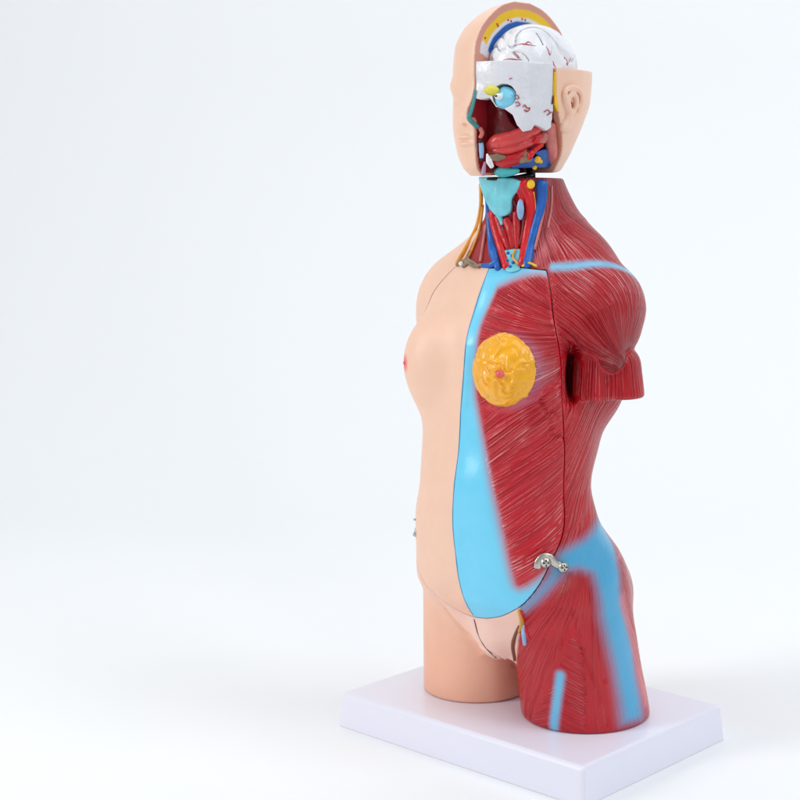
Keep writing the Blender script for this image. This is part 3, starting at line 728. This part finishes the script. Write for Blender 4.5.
tb('jaw_joint', h1, [(552, 129), (545, 136), (538, 143)], [.03, .06, .04], M_pinkt, head_o, 0)
bb('salivary_gland', h1, (499, 156), (.085, .03, .035), M_olive, head_o, .055, .012, 22); bb('salivary_gland', h1, (523, 156), (.075, .03, .055), M_olive, head_o, .05, .02, 20)
bb('vessel_end', h1, (533, 139), (.034, .03, .034), M_art, head_o, .06)
pad('spine_section', hin(.10), [(528, 168), (528, 159), (534, 153), (545, 149), (549, 151), (549, 168)], .02, M_blueg, head_o, c=(0, -.15), R=.5, h=.009, k=.01, extra=hfloor)
for p, r in (((537, 159), .033), ((534, 167), .022), ((540, 161), .02)): bb('nerve_root', hin(.08), p, (r, .012, r), M_yel, head_o, .01)
Vx, Fx = blob(at(507, 171.5, .52), (.125, .06, .052), .012, 9, np.array(VIEW)@np.array([[.99, 0, .08], [0, 1, 0], [-.08, 0, .99]]).T, 20); link('thyroid_gland', Vx, Fx, M_turq2, head_o)
tb('neck_muscle', hin(.09), [(551, 124), (551, 140), (552, 154), (551, 167)], [.05, .06, .06, .05], M_pinkt, head_o)
tb('ligament', h1, [(489, 168), (496, 170), (503, 171)], .035, M_pinkt, head_o)
# ---- ear
ear_pts = [(563.5, 97), (564, 91), (569, 87.5), (575, 88.5), (579, 94), (579.5, 102), (577, 112), (572, 121), (566, 127), (561.5, 129)]
E_ = surf(head, ear_pts, .02)
inner = surf(head, [(568, 97), (571, 94), (574.5, 97), (575, 104), (572, 112)], .01); lobe = surf(head, [(566, 103), (569, 112), (567, 120), (564, 125)], 0.)
conc = surf(head, [(571, 105)], .035)[0]
hel = smooth_line(E_, 4); inn = smooth_line(inner, 4); lob = smooth_line(lobe, 3)
def ear(P):
    f = smin(segd(P, hel)-.027, segd(P, lob)-.045, .05); f = smin(f, segd(P, inn)-.030, .03)
    f = smax(f, -(np.linalg.norm((P-conc)*np.array([1, 1, .7]), axis=1)-.032), .02)
    return f
Vx, Qx = mesh_sdf(ear, E_.min(0)-.1, E_.max(0)+.1, .008)
M_ear = mat('ear_skin_paint', lin(236, 172, 142), .36, bump=[(60, .006)]); link('ear', Vx, tris(Qx), M_skin, head_o)
bb('ear_opening', head, (571, 105), (.02, .015, .03), pm('ear_hole_paint', (168, 92, 70)), head_o, .01)
# peg between head and neck
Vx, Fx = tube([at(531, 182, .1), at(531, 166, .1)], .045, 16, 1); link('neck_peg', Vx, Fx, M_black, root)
Vx, Fx = tube([at(487, 179, .42), at(503, 178.6, .42), at(518, 177.2, .35), at(531, 175.2, .2)], [.012, .02, .022, .03], 12, 5); link('gap_shade_strip', Vx, Fx, M_black, root)  # black strip standing in for the shade in the gap under the jaw
# ================================================================== STAND, BACKDROP
def bevel_box(name, cx, cy, z0, z1, W, D, taper, bev, mat_, parent):
    import bmesh
    bm = bmesh.new(); P = []
    for z_, t in ((z0, taper), (z1, 0)):
        for x, y in ((-1, -1), (1, -1), (1, 1), (-1, 1)):
            P.append(bm.verts.new(((cx+x*(W/2+t))*K, (cy+y*(D/2+t))*K, z_*K)))
    for f in ((4, 5, 6, 7), (0, 1, 5, 4), (1, 2, 6, 5), (2, 3, 7, 6), (3, 0, 4, 7)): bm.faces.new([P[i] for i in f])
    es = [e for e in bm.edges if not (abs(e.verts[0].co.z-z0*K) < 1e-6 and abs(e.verts[1].co.z-z0*K) < 1e-6)]
    bmesh.ops.bevel(bm, geom=es, offset=bev*K, segments=5, profile=.5, affect='EDGES')
    me = bpy.data.meshes.new(name); bm.to_mesh(me); bm.free(); me.materials.append(mat_)
    for p in me.polygons: p.use_smooth = True
    o = bpy.data.objects.new(name, me); sc.collection.objects.link(o); o.parent = parent
    m_ = o.modifiers.new('wn', 'WEIGHTED_NORMAL'); return o
bevel_box('stand', 0, -.01, -.37, -.003, 3.26, 2.27, .03, .05, M_base, root)
# seamless studio sweep: floor that curves up into a wall
zs = -.372; n = np.array([-np.sin(CA), np.cos(CA), 0]); r_ = CR
prof = [(-16, zs), (10, zs)]+[(10+8*math.sin(a), zs+8-8*math.cos(a)) for a in np.linspace(0, math.pi/2, 24)[1:]]+[(18, 30)]
Vb = []; Fb = []
for (d, z_) in prof:
    for sx in (-40, 40): Vb.append(n*d+r_*sx+np.array([0, 0, z_]))
for i in range(len(prof)-1): Fb.append((2*i, 2*i+1, 2*i+3, 2*i+2))
M_back = mat('matt_white_paper', (.90, .91, .92), .8, spec=.1, bump=[(12, .004)])
bk = link('backdrop', np.array(Vb), Fb, M_back); bk['kind'] = 'structure'; bk['label'] = 'seamless white studio paper sweep'
